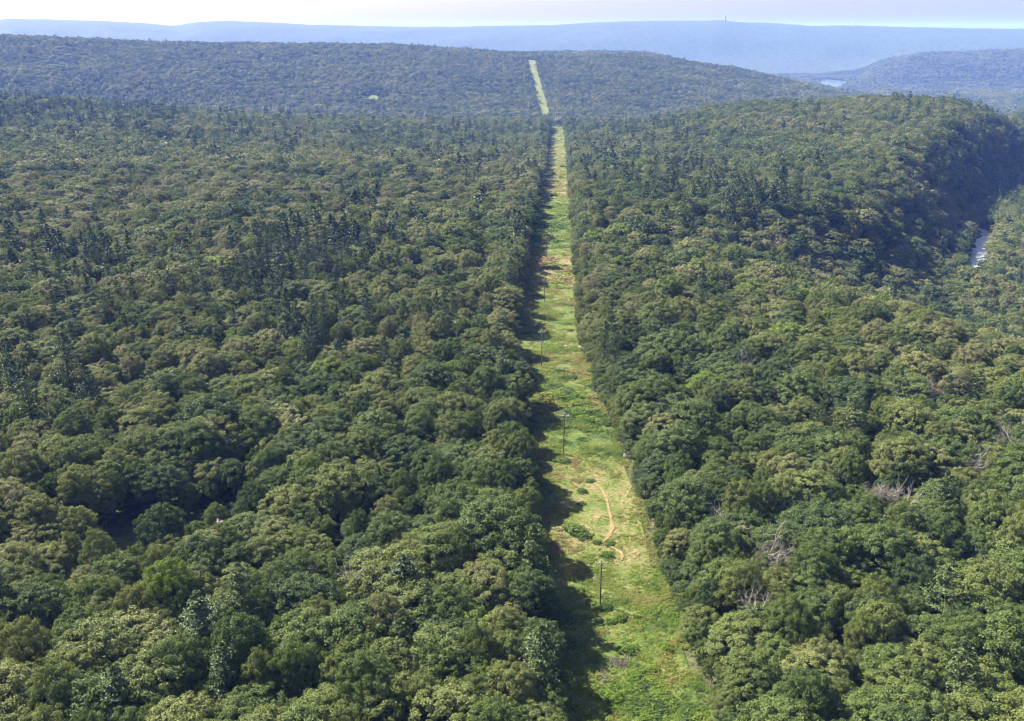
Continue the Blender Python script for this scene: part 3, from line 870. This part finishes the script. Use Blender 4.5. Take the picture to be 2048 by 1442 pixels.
# ------------------------------------------------------------------ scrub covering the strip
def mound(seed, n, size, r=0.8, hgt=0.55):
    g = np.random.default_rng(seed)
    nc = 5
    c = np.column_stack([g.normal(size=(nc, 2)) * r * 0.45, np.zeros(nc)])
    d = sph(n, g); d[:, 2] = np.abs(d[:, 2])
    w = g.integers(0, nc, n)
    s = r * (0.45 + 0.35 * g.random(nc))[w]
    p = c[w] + d * s[:, None] * (0.7 + 0.4 * g.random(n))[:, None] * np.array([1, 1, hgt / r * 1.5])
    return cards(p, d * 0.5 + np.array([0, 0, 0.9]) + g.normal(size=(n, 3)) * 0.35, np.full(n, size), g)
SPROTO = []
for k in range(6):
    mb = MB(); mb.add(*mound(800 + k, 80, 0.26)); SPROTO.append(mb.mesh('scrub_proto', [M_SCRUB]))
for k in range(4):
    mb = MB(); mb.add(*mound(850 + k, 22, 0.55)); SPROTO.append(mb.mesh('scrub_proto', [M_SCRUB]))
sg = np.random.default_rng(5)
def on_strip(L, Rr, dens, r0, r1, g):
    out = []
    for i in range(len(L) - 1):
        r = math.hypot(*(L[i, :2] + Rr[i, :2]) / 2)
        if r < r0 or r > r1: continue
        ln = math.hypot(*((L[i + 1, :2] + Rr[i + 1, :2]) / 2 - (L[i, :2] + Rr[i, :2]) / 2)); wd = math.hypot(*(Rr[i, :2] - L[i, :2]))
        n = g.poisson(ln * (wd + 4) * dens)
        u, w = g.random(n), g.uniform(-2 / wd, 1 + 2 / wd, n)
        a = L[i] + (L[i + 1] - L[i]) * u[:, None]; b = Rr[i] + (Rr[i + 1] - Rr[i]) * u[:, None]
        out.append(a + (b - a) * w[:, None])
    return np.concatenate(out)
G1 = on_strip(SL, SR, 2.1, 0, 420, sg); G2 = on_strip(SL, SR, 0.7, 420, 2000, sg); G3 = on_strip(FL, FR, 0.05, 0, 9000, sg)
GP = np.concatenate([G1, G2, G3[:, :4]])
cc = hit(350, 1045)[0]
gq = np.column_stack([cc[0] + sg.normal(0, 20, 800), cc[1] + sg.normal(0, 16, 800), np.zeros(800), np.full(800, 1250.0)])
GP = np.concatenate([GP, gq])
gx, gy = GP[:, 0], GP[:, 1]; gr = np.hypot(gx, gy)
gd = np.interp(GP[:, 3], DRY[:, 0], DRY[:, 1])
pat = fbm(gx / 9, gy / 9, 131, 3)
hgt = np.clip(0.75 + pat * 1.9 + fbm(gx / 3.5, gy / 3.5, 151, 2) * 1.5 + sg.normal(0, 0.2, len(gx)), 0.2, 1.5)
hgt *= np.interp(GP[:, 3], [250, 560, 700, 760, 860, 900, 930, 1120, 1180, 1300, 1442], [.9, .9, .9, 1.4, 1.4, .9, .7, .7, .75, .9, .9])
kp = np.ones(len(gx), bool)
for Pth, wd in zip(PATHS, (0.25, 0.35)): kp &= (dist_line(gx, gy, Pth) > wd + 0.3 * hgt) | (sg.random(len(gx)) < 0.12)
kp &= sg.random(len(gx)) < np.clip(1.25 - 0.6 * gd, 0.25, 1)
tnt = np.clip(0.19 + 0.5 * gd + fbm(gx / 6, gy / 6, 141, 3) * 0.95 + sg.normal(0, 0.10, len(gx)), 0, 0.9)
var = np.where(gr < 420, (sg.random(len(gx)) * 6).astype(int), 6 + (sg.random(len(gx)) * 4).astype(int))
big = np.where(gr > 420, 1.7, 1.0) * np.where(gr > 1700, 2.0, 1.0)
rv3 = np.zeros((len(gx), 3)); rv3[:, 2] = sg.random(len(gx)) * 6.28
GZ = terrain(gx, gy) + 0.1
s3 = np.stack([hgt * big * 1.1, hgt * big * 1.1, hgt * np.minimum(big, 1.4)], -1)
mass('scrub', SPROTO, np.stack([gx, gy, GZ], -1)[kp], rv3[kp], s3[kp], var[kp], tnt[kp], 'low green and dry scrub covering the cleared strip', [M_SCRUB])

# individual shrubs that stand out in the strip
SHM = []
for k in range(4):
    cr, C = broad_crown(900 + k, 34, 30, 0.26, 1.3, 0.8, zc=0.6, rc=(0.28, 0.62))
    mb = MB(); mb.add(*cr); SHM.append(mb.mesh('foliage', [M_SCRUB]))
STEM = MB()
for a in range(5): STEM.tube([(0, 0, -0.2), (math.cos(a * 1.26) * 0.3, math.sin(a * 1.26) * 0.3, 0.5), (math.cos(a * 1.26) * 0.7, math.sin(a * 1.26) * 0.7, 1.1)], [0.05, 0.04, 0.02], 5)
STEM = STEM.mesh('stem', [M_BARK], True)
SHRUBS = [(1072, 918, 1.5, .97, 'orange-brown shrub at the shaded left edge below the second pole'), (1165, 1074, 1.3, .02, 'dark shrub left of the sandy trail bend'), (1150, 1066, 1.9, .06, 'dark green shrub, leftmost beside the faint spur trail'),
          (1195, 1088, .9, .0, 'small dark shrub at the trail fork'), (1218, 1090, .9, .02, 'small dark shrub just right of the trail fork'), (1215, 1114, 1.1, .05, 'broad dark shrub behind the nearest pole top'),
          (1165, 985, 1.0, .03, 'small dark shrub left of the upper trail'), (1180, 964, .8, .05, 'tiny dark shrub where the upper trail bends'), (1162, 1010, .8, .0, 'tiny dark shrub level with the middle of the trail'),
          (1208, 1220, 1.1, .0, 'dark shrub at the foot of the nearest pole'), (1252, 1207, .8, .02, 'dark shrub right of the nearest pole'), (1222, 1246, .9, .1, 'green shrub below the nearest pole'), (1243, 1240, 1.1, .06, 'green shrub below and right of the nearest pole'),
          (1270, 1362, 1.3, .12, 'wide green shrub near the bottom of the strip'), (1300, 1345, 1.1, .3, 'yellowish shrub near the brush pile'), (1225, 1400, 1.4, .22, 'large bright shrub at the bottom of the strip'), (1270, 1405, 1.2, .03, 'dark shrub lowest in the strip'),
          (1310, 1395, 1.1, .2, 'bright shrub beside the lowest dark one'), (1255, 1305, 1.3, .1, 'green shrub just above the brush pile'), (1330, 1300, 1.3, .25, 'bright green shrub near the right edge low down'),
          (1085, 800, 2.6, .55, 'olive shrub, first of the thicket above the second pole'), (1102, 822, 2.6, .6, 'yellow-olive shrub low in the thicket'), (1118, 800, 2.4, .35, 'dull green shrub in the thicket middle'), (1135, 790, 2.4, .05, 'dark shrub at the thicket top'),
          (1150, 800, 2.2, .08, 'dark shrub right in the thicket'), (1110, 838, 2.2, .5, 'olive shrub at the thicket bottom'), (1075, 830, 2.4, .6, 'yellow-olive shrub at the thicket left'), (1090, 846, 2.0, .4, 'dull green shrub under the thicket left'),
          (1160, 828, 2.2, .15, 'green shrub right of the second pole top'), (1175, 845, 1.9, .1, 'green shrub near the right edge above the bright patch'), (1150, 815, 2.2, .42, 'yellow-green shrub beside the second pole top'), (1170, 812, 2.0, .3, 'bright shrub at the right of the thicket'),
          (1115, 747, 1.6, .02, 'dark shrub right of the third pole foot'), (1130, 748, 1.3, .0, 'small dark shrub second right of the third pole'), (1147, 758, 1.3, .02, 'dark shrub near the right edge by the third pole'), (1126, 886, 1.1, .02, 'dark shrub on the left of the second pole'),
          (1165, 880, .9, .0, 'tiny dark shrub right of the second pole'), (1130, 925, 1.2, .04, 'dark shrub above the head of the trail'), (1118, 922, 1.3, .3, 'green shrub left of the trail head'),
          (1125, 335, 2.6, .0, 'far dark shrub near the right edge beyond the poles'), (1107, 350, 2.2, .02, 'far dark shrub in the middle of the strip'), (1110, 365, 2.2, .1, 'far green shrub in the middle of the strip'), (1107, 393, 2.2, .0, 'far dark shrub at the dry band'), (1122, 357, 2.2, .04, 'far dark shrub right of the middle')]
shg = np.random.default_rng(9)
for k, (px, py, s, t_, lab) in enumerate(SHRUBS):
    p = hit(px, py)[0]
    th = thing('shrub', p, lab, 'shrub', 'shrubs growing in the cleared strip', shg.random() * 6.28, (s * shg.uniform(.75, 1.2), s * shg.uniform(.75, 1.2), s * 0.62))
    c = ob('foliage', SHM[k % 4], th); c['tint'] = float(t_ * 0.8 + 0.06)
    ob('stem', STEM, th)

# ------------------------------------------------------------------ dead trees
def branch(mb, g, p, d, L, r, lev, maxlev, spread, up, mat=0):
    n = 4
    pts = [p]
    for k in range(n):
        d = d + g.normal(size=3) * 0.16 + np.array([0, 0, up]); d /= np.linalg.norm(d)
        pts.append(pts[-1] + d * L / n)
    mb.tube(pts, np.linspace(r, r * 0.42, n + 1), 5 if lev > 0 else 7, mat, False)
    if lev >= maxlev: return
    for k in range(g.integers(3, 6)):
        q = g.integers(1, n + 1)
        nd = d + g.normal(size=3) * spread; nd /= np.linalg.norm(nd)
        branch(mb, g, np.array(pts[q]), nd, L * g.uniform(0.45, 0.72), r * 0.5, lev + 1, maxlev, spread, up, mat)
DEADM = []
for k in range(4):
    g = np.random.default_rng(40 + k)
    tr, br = MB(), MB()
    zz = np.linspace(-0.8, 12.0, 6); off = np.cumsum(g.normal(size=(6, 2)) * 0.2, 0)
    tr.tube(np.column_stack([off, zz]), np.linspace(0.28, 0.08, 6), 8)
    for q in range(9):
        z = g.uniform(5.0, 12.0); a = g.random() * 6.28; i = int(np.interp(z, zz, np.arange(6)))
        o_ = np.array([off[i, 0], off[i, 1], z])
        branch(br, g, o_, np.array([math.cos(a), math.sin(a), 0.8]) / 1.28, 4.2 * g.uniform(.7, 1.1), 0.10, 0, 2, 0.6, 0.05)
    DEADM.append((tr.mesh('trunk', [M_DEAD], True), br.mesh('branches', [M_DEAD], True), br))
TWG = []
for k in range(3):
    g = np.random.default_rng(60 + k)
    _, C = broad_crown(60 + k, 60, 1, 0.3, 4.0, 3.6, 10.5)
    mb = MB()
    for c in C:
        for q in range(9):
            d = sph(1, g)[0]; d[2] = abs(d[2]) + 0.2
            b = c + g.normal(size=3) * 0.6
            mb.tube([b, b + d * g.uniform(.6, 1.3)], [0.035, 0.015], 3, 0, False)
    TWG.append(mb.mesh('twigs', [M_TWIG]))
g = np.random.default_rng(88)
tr, br = MB(), MB()
tr.tube([(0, 0, -0.8), (0.1, 0, 6), (0.1, 0.1, 12), (0.0, 0.1, 17)], [0.32, 0.24, 0.15, 0.03], 8)
for k in range(64):
    f = k / 63; z = 4.5 + 12 * f; a = k * 2.4; L = (4.6 * (1 - f) ** 0.8 + 0.6) * g.uniform(.6, 1.1)
    e = np.array([math.cos(a) * L, math.sin(a) * L, z + L * 0.10]); m_ = np.array([math.cos(a) * L * .5, math.sin(a) * L * .5, z + 0.16 * L])
    br.tube([(0.05, 0.05, z), m_, e], [0.085, 0.06, 0.025], 5)
    for s in (-1, 1):
        for w in (0.45, 0.7):
            q = np.array([math.cos(a) * L * w, math.sin(a) * L * w, z + 0.13 * L])
            a2 = a + s * 0.75
            br.tube([q, q + np.array([math.cos(a2), math.sin(a2), 0.1]) * L * 0.3], [0.04, 0.015], 4)
SNAG = (tr.mesh('trunk', [M_DEAD], True), br.mesh('branches', [M_DEAD], True))
DEADS = [(408, 600, 'S', 1.0, 'bare pale dead pine with horizontal branches among dark pines on the left'), (352, 592, 0, .8, 'small bare tree just left of the dead pine'), (320, 712, 1, .9, 'grey leafless tree in the dark pocket at left'), (215, 790, 2, .8, 'brown leafless tree below a broad crown at far left'),
         (720, 1225, 3, .95, 'grey bare tree left of the strip near the bottom'), (1045, 1140, 1, .8, 'grey bare tree at the shaded left edge of the strip'), (640, 1195, 0, .7, 'thin bare tree in a dark gap at bottom left'),
         (1600, 790, 2, .9, 'brownish dead crown in the middle of the right forest'), (1480, 775, 0, .85, 'brownish dead crown nearer the strip in the right forest'), (1850, 830, 1, .9, 'grey dead crown near the right border, middle height'),
         (2010, 955, 3, 1.0, 'bare pale forked tree at the right border'), (1940, 990, 0, .9, 'thin brown crown left of the forked bare tree'), (1800, 1075, 1, 1.05, 'pale bare limbs showing in the right forest'), (1760, 1050, 2, .9, 'brown twiggy crown beside the pale bare limbs'),
         (1450, 1118, 3, .9, 'reddish bare tree near the strip on the right'), (1535, 1185, 0, 1.0, 'large tangled grey dead tree right of the strip'), (1500, 1290, 1, .95, 'grey twiggy dead tree nearest the bottom right'), (1550, 1290, 2, .8, 'second twiggy dead tree at the bottom right'),
         (1985, 1190, 2, .8, 'dull brown dead crown at the right border lower down'), (690, 690, 1, .85, 'grey-brown dead crown left of the strip, middle height'), (1310, 640, 2, .8, 'purplish dead crown right of the strip, middle height')]
for k, (px, py, ty, s, lab) in enumerate(DEADS):
    p = hit(px, py, lift=4.5)[0]
    d = np.hypot(TX - p[0], TY - p[1])
    th = thing('dead_tree', p, lab, 'dead tree', 'leafless dead trees in the canopy', k * 1.7, (s, s, s * 1.12))
    if ty == 'S': ob('trunk', SNAG[0], th); ob('branches', SNAG[1], th)
    else:
        ob('trunk', DEADM[ty][0], th); ob('branches', DEADM[ty][1], th)
        if k % 2 == 1 or 'crown' in lab: ob('twigs', TWG[k % 3], th)

# ------------------------------------------------------------------ power poles
def pole(px, py, h_, lab, arms=1, full=True):
    p = hit(px, py)[0]
    th = thing('power_pole', p, lab, 'power pole', 'wooden poles of the line along the strip')
    mb = MB(); mb.tube([(0, 0, -1.2), (0, 0, h_ * 0.5), (0, 0, h_)], [0.18, 0.16, 0.12], 10)
    ob('shaft', mb.mesh('shaft', [M_POLE], True), th)
    for k in range(arms):
        z = h_ - 0.45 - k * 3.6
        wd = 2.5 if k == 0 else 2.1
        mb = MB(); mb.box((0, -0.20, z), (wd, 0.13, 0.16)); c = ob('crossarm', mb.mesh('crossarm', [M_ARM]), th)
        mb = MB()
        for s in (-1, 1): mb.tube([(s * 0.75, -0.19, z - 0.06), (0, -0.19, z - 0.8)], [0.03, 0.03], 4)
        ob('brace', mb.mesh('brace', [M_STEEL]), th)
        for x in ((-wd / 2 + 0.12, wd / 2 - 0.12) if k else (-wd / 2 + 0.12, -0.45, wd / 2 - 0.12)):
            mb = MB(); mb.tube([(x, -0.2, z + 0.08), (x, -0.2, z + 0.16), (x, -0.2, z + 0.18), (x, -0.2, z + 0.30), (x, -0.2, z + 0.36)], [0.03, 0.03, 0.10, 0.09, 0.04], 8)
            ob('insulator', mb.mesh('insulator', [M_PORC], True), th)
    mb = MB(); mb.tube([(0, 0, h_), (0, 0, h_ + 0.12), (0, 0, h_ + 0.14), (0, 0, h_ + 0.34), (0, 0, h_ + 0.42)], [0.04, 0.04, 0.12, 0.10, 0.04], 8)
    ob('insulator', mb.mesh('insulator', [M_PORC], True), th)
    return th
POLES = [(1200, 1210, 1119, 1, 'nearest wooden power pole with pale crossarm and white insulators'), (1127, 910, 826, 1, 'thin wooden power pole, second up the strip, above the trail'), (1083, 738, 660, 2, 'darkest wooden power pole with two crossarms beside the shaded rocks'),
         (1089, 604, 557, 1, 'fourth wooden power pole, against the shadow edge'), (1093, 516, 472, 1, 'fifth wooden power pole, on the pale grass'), (1102, 480, 442, 1, 'wooden power pole just right of and behind the fifth'), (1099, 382, 362, 1, 'far wooden power pole at the dry band'), (1108, 331, 309, 1, 'farthest wooden power pole in the strip')]
for px, py, ty_, arms, lab in POLES:
    p = hit(px, py)[0]
    d = pix_dir(px, ty_); tt = math.hypot(p[0], p[1]) / math.hypot(d[0], d[1])
    h_ = CAMZ + d[2] * tt - p[2] - 0.3
    pole(px, py, float(np.clip(h_, 9, 18)), lab, arms)

# ------------------------------------------------------------------ rocks and brush
def rock_mesh(seed):
    import bmesh
    bm = bmesh.new(); bmesh.ops.create_icosphere(bm, subdivisions=3, radius=1)
    g = np.random.default_rng(seed)
    V = np.array([v.co[:] for v in bm.verts])
    for q in range(9):
        nq = sph(1, g)[0]; dcut = g.uniform(0.5, 0.85)
        s = V @ nq; V -= np.clip(s - dcut, 0, None)[:, None] * nq
    V *= 1 + 0.05 * g.normal(size=(len(V), 1))
    for v, c in zip(bm.verts, V): v.co = c
    me = bpy.data.meshes.new('boulder'); bm.to_mesh(me); bm.free(); me.materials.append(M_ROCK)
    return me
RKM = [rock_mesh(k) for k in range(5)]
ROCKS = [(1026, 722, 1.6), (1034, 719, 1.5), (1042, 716, 1.4), (1050, 713, 1.2), (1043, 726, 1.5), (1051, 731, 1.4), (1058, 737, 1.0), (1036, 728, 1.2), (1058, 718, 0.9), (440, 1046, 1.4), (455, 1030, 1.7), (470, 1020, 1.5), (475, 1042, 1.2), (425, 1032, 1.0), (400, 1050, 1.1), (462, 1012, 1.0),
         (1252, 913, 1.1), (1262, 916, 1.0), (1160, 696, 0.9), (1130, 694, 0.8), (1188, 1160, 0.8)]
RLAB = ['pale boulder at the left tip of the rock outcrop by the dark pole', 'second boulder from the left in the strip outcrop', 'boulder in the middle of the strip outcrop', 'boulder at the upper right of the strip outcrop', 'boulder at the lower middle of the strip outcrop', 'boulder low on the right of the strip outcrop', 'lowest small boulder of the strip outcrop', 'boulder tucked behind the outcrop front', 'small boulder at the top right of the outcrop',
        'large grey boulder in the front of the wooded rock ledge at left', 'tallest pale boulder of the wooded ledge at left', 'boulder at the upper end of the wooded ledge', 'boulder at the right of the wooded ledge', 'boulder at the left of the wooded ledge', 'boulder lowest and leftmost by the wooded ledge', 'small boulder at the top of the wooded ledge',
        'pale stone near the right edge right of the second pole', 'second pale stone near the right edge by the second pole', 'pale stone at the right edge above the third pole', 'small pale stone right of the third pole top', 'pinkish stone left of the nearest pole']
rg = np.random.default_rng(4)
for k, ((px, py, s), lab) in enumerate(zip(ROCKS, RLAB)):
    p = hit(px, py)[0]
    o = ob('boulder', RKM[k % 5], None, (p[0], p[1], p[2] + 0.25 * s), rg.random() * 6.28, (s * rg.uniform(.9, 1.4), s * rg.uniform(.8, 1.1), s * rg.uniform(.6, .85)))
    tag(o, lab, 'boulder', 'pale boulders of the outcrops')
def brush(px, py, r, lab, seed):
    g = np.random.default_rng(seed); mb = MB()
    for k in range(90):
        c = np.array([*(g.normal(size=2) * r * 0.45), 0.15 + abs(g.normal()) * 0.4]); d = g.normal(size=3) * np.array([1, 1, 0.25]); d /= np.linalg.norm(d)
        L = g.uniform(.5, 1.4); mb.tube([c - d * L, c + d * L], [0.05, 0.025], 4, 0, False)
    p = hit(px, py)[0]
    tag(ob('brush_pile', mb.mesh('brush_pile', [M_TWIG]), None, p), lab, 'brush pile', 'heaps of cut branches')
brush(1240, 1328, 2.2, 'heap of grey cut branches low in the strip', 1)
brush(1205, 1362, 1.6, 'smaller heap of pale cut branches at the shadow edge', 2)

# ------------------------------------------------------------------ far landmarks
def at_r(px, r):
    a = float(az_of(np.array([px]))[0]); x, y = r * math.sin(a), r * math.cos(a)
    return np.array([x, y, float(terrain(x, y))])
p = at_r(1436.0, 8385)
d = crest(1436, 29.5); top = CAMZ + 8385 * float(d[1])
hm = max(40.0, top - p[2])
th = thing('monument_tower', p, 'tall stone obelisk standing on the far blue ridge', 'monument')
mb = MB(); mb.box((0, 0, hm * 0.45), (11, 11, hm * 0.96), top=(7.5, 7.5)); ob('shaft', mb.mesh('shaft', [M_STONE]), th)
mb = MB(); mb.box((0, 0, 3.0), (16, 16, 9), top=(15, 15)); ob('plinth', mb.mesh('plinth', [M_STONE]), th)
mb = MB(); mb.box((0, 0, hm * 0.965), (7.3, 7.3, hm * 0.07), top=(0.4, 0.4)); ob('cap', mb.mesh('cap', [M_STONE]), th)
p = at_r(1683.0, 8385)
th = thing('radio_mast', p, 'thin lattice mast on the far ridge, right of the obelisk', 'mast')
mb = MB(); hm = 26.0
for s in ((-1, -1), (1, -1), (1, 1), (-1, 1)): mb.tube([(s[0] * 2.2, s[1] * 2.2, -3), (s[0] * 0.5, s[1] * 0.5, hm)], [0.35, 0.25], 4)
for k in range(8):
    z0, z1 = k * hm / 8, (k + 1) * hm / 8
    w0, w1 = 2.2 - 1.7 * z0 / hm, 2.2 - 1.7 * z1 / hm
    for a_, b_ in (((-1, -1), (1, -1)), ((1, -1), (1, 1)), ((1, 1), (-1, 1)), ((-1, 1), (-1, -1))): mb.tube([(a_[0] * w0, a_[1] * w0, z0), (b_[0] * w1, b_[1] * w1, z1)], [0.18, 0.18], 3)
ob('lattice', mb.mesh('lattice', [M_STEEL]), th)
mb = MB(); mb.tube([(0, 0, hm), (0, 0, hm + 8)], [0.25, 0.15], 5); ob('antenna', mb.mesh('antenna', [M_STEEL]), th)
HOUSES = [(1670, 150, 'white house in the valley just above the lake'), (1568, 146, 'white house left of the lake on the valley floor'), (1585, 148, 'second white house left of the lake'), (1738, 172, 'white house at the foot of the right blue hill')]
for px, py, lab in HOUSES:
    p = hit(px, py, lift=6, rmin=3600)[0]
    th = thing('house', p, lab, 'house', 'white houses in the valley', px * 0.7)
    mb = MB(); mb.box((0, 0, 2.0), (12, 8, 6)); ob('wall', mb.mesh('wall', [M_WALL]), th)
    mb = MB(); mb.box((0, 0, 6.5), (13, 9, 3), top=(13, 0.4)); ob('roof', mb.mesh('roof', [M_ROOF]), th)

# ------------------------------------------------------------------ the air
mb = MB()
zb, zt = float(ZG.min()) - 1.5, float(ZG.max()) + 75.0
mb.box((0, 0, (zb + zt) / 2), (39600, 39600, zt - zb))
mt, nt, out = new_mat('haze')
pv = nt.nodes.new('ShaderNodeVolumePrincipled')
pv.inputs['Color'].default_value = (*HAZE_COLOR, 1)
pv.inputs['Absorption Color'].default_value = (0.9, 0.95, 1.0, 1)
pv.inputs['Density'].default_value = HAZE_DENSITY
pv.inputs['Anisotropy'].default_value = 0.0
nt.links.new(pv.outputs[0], out.inputs['Volume'])
tag(ob('haze', mb.mesh('haze', [mt])), 'thin blue summer haze over the hills', None, None, 'stuff')
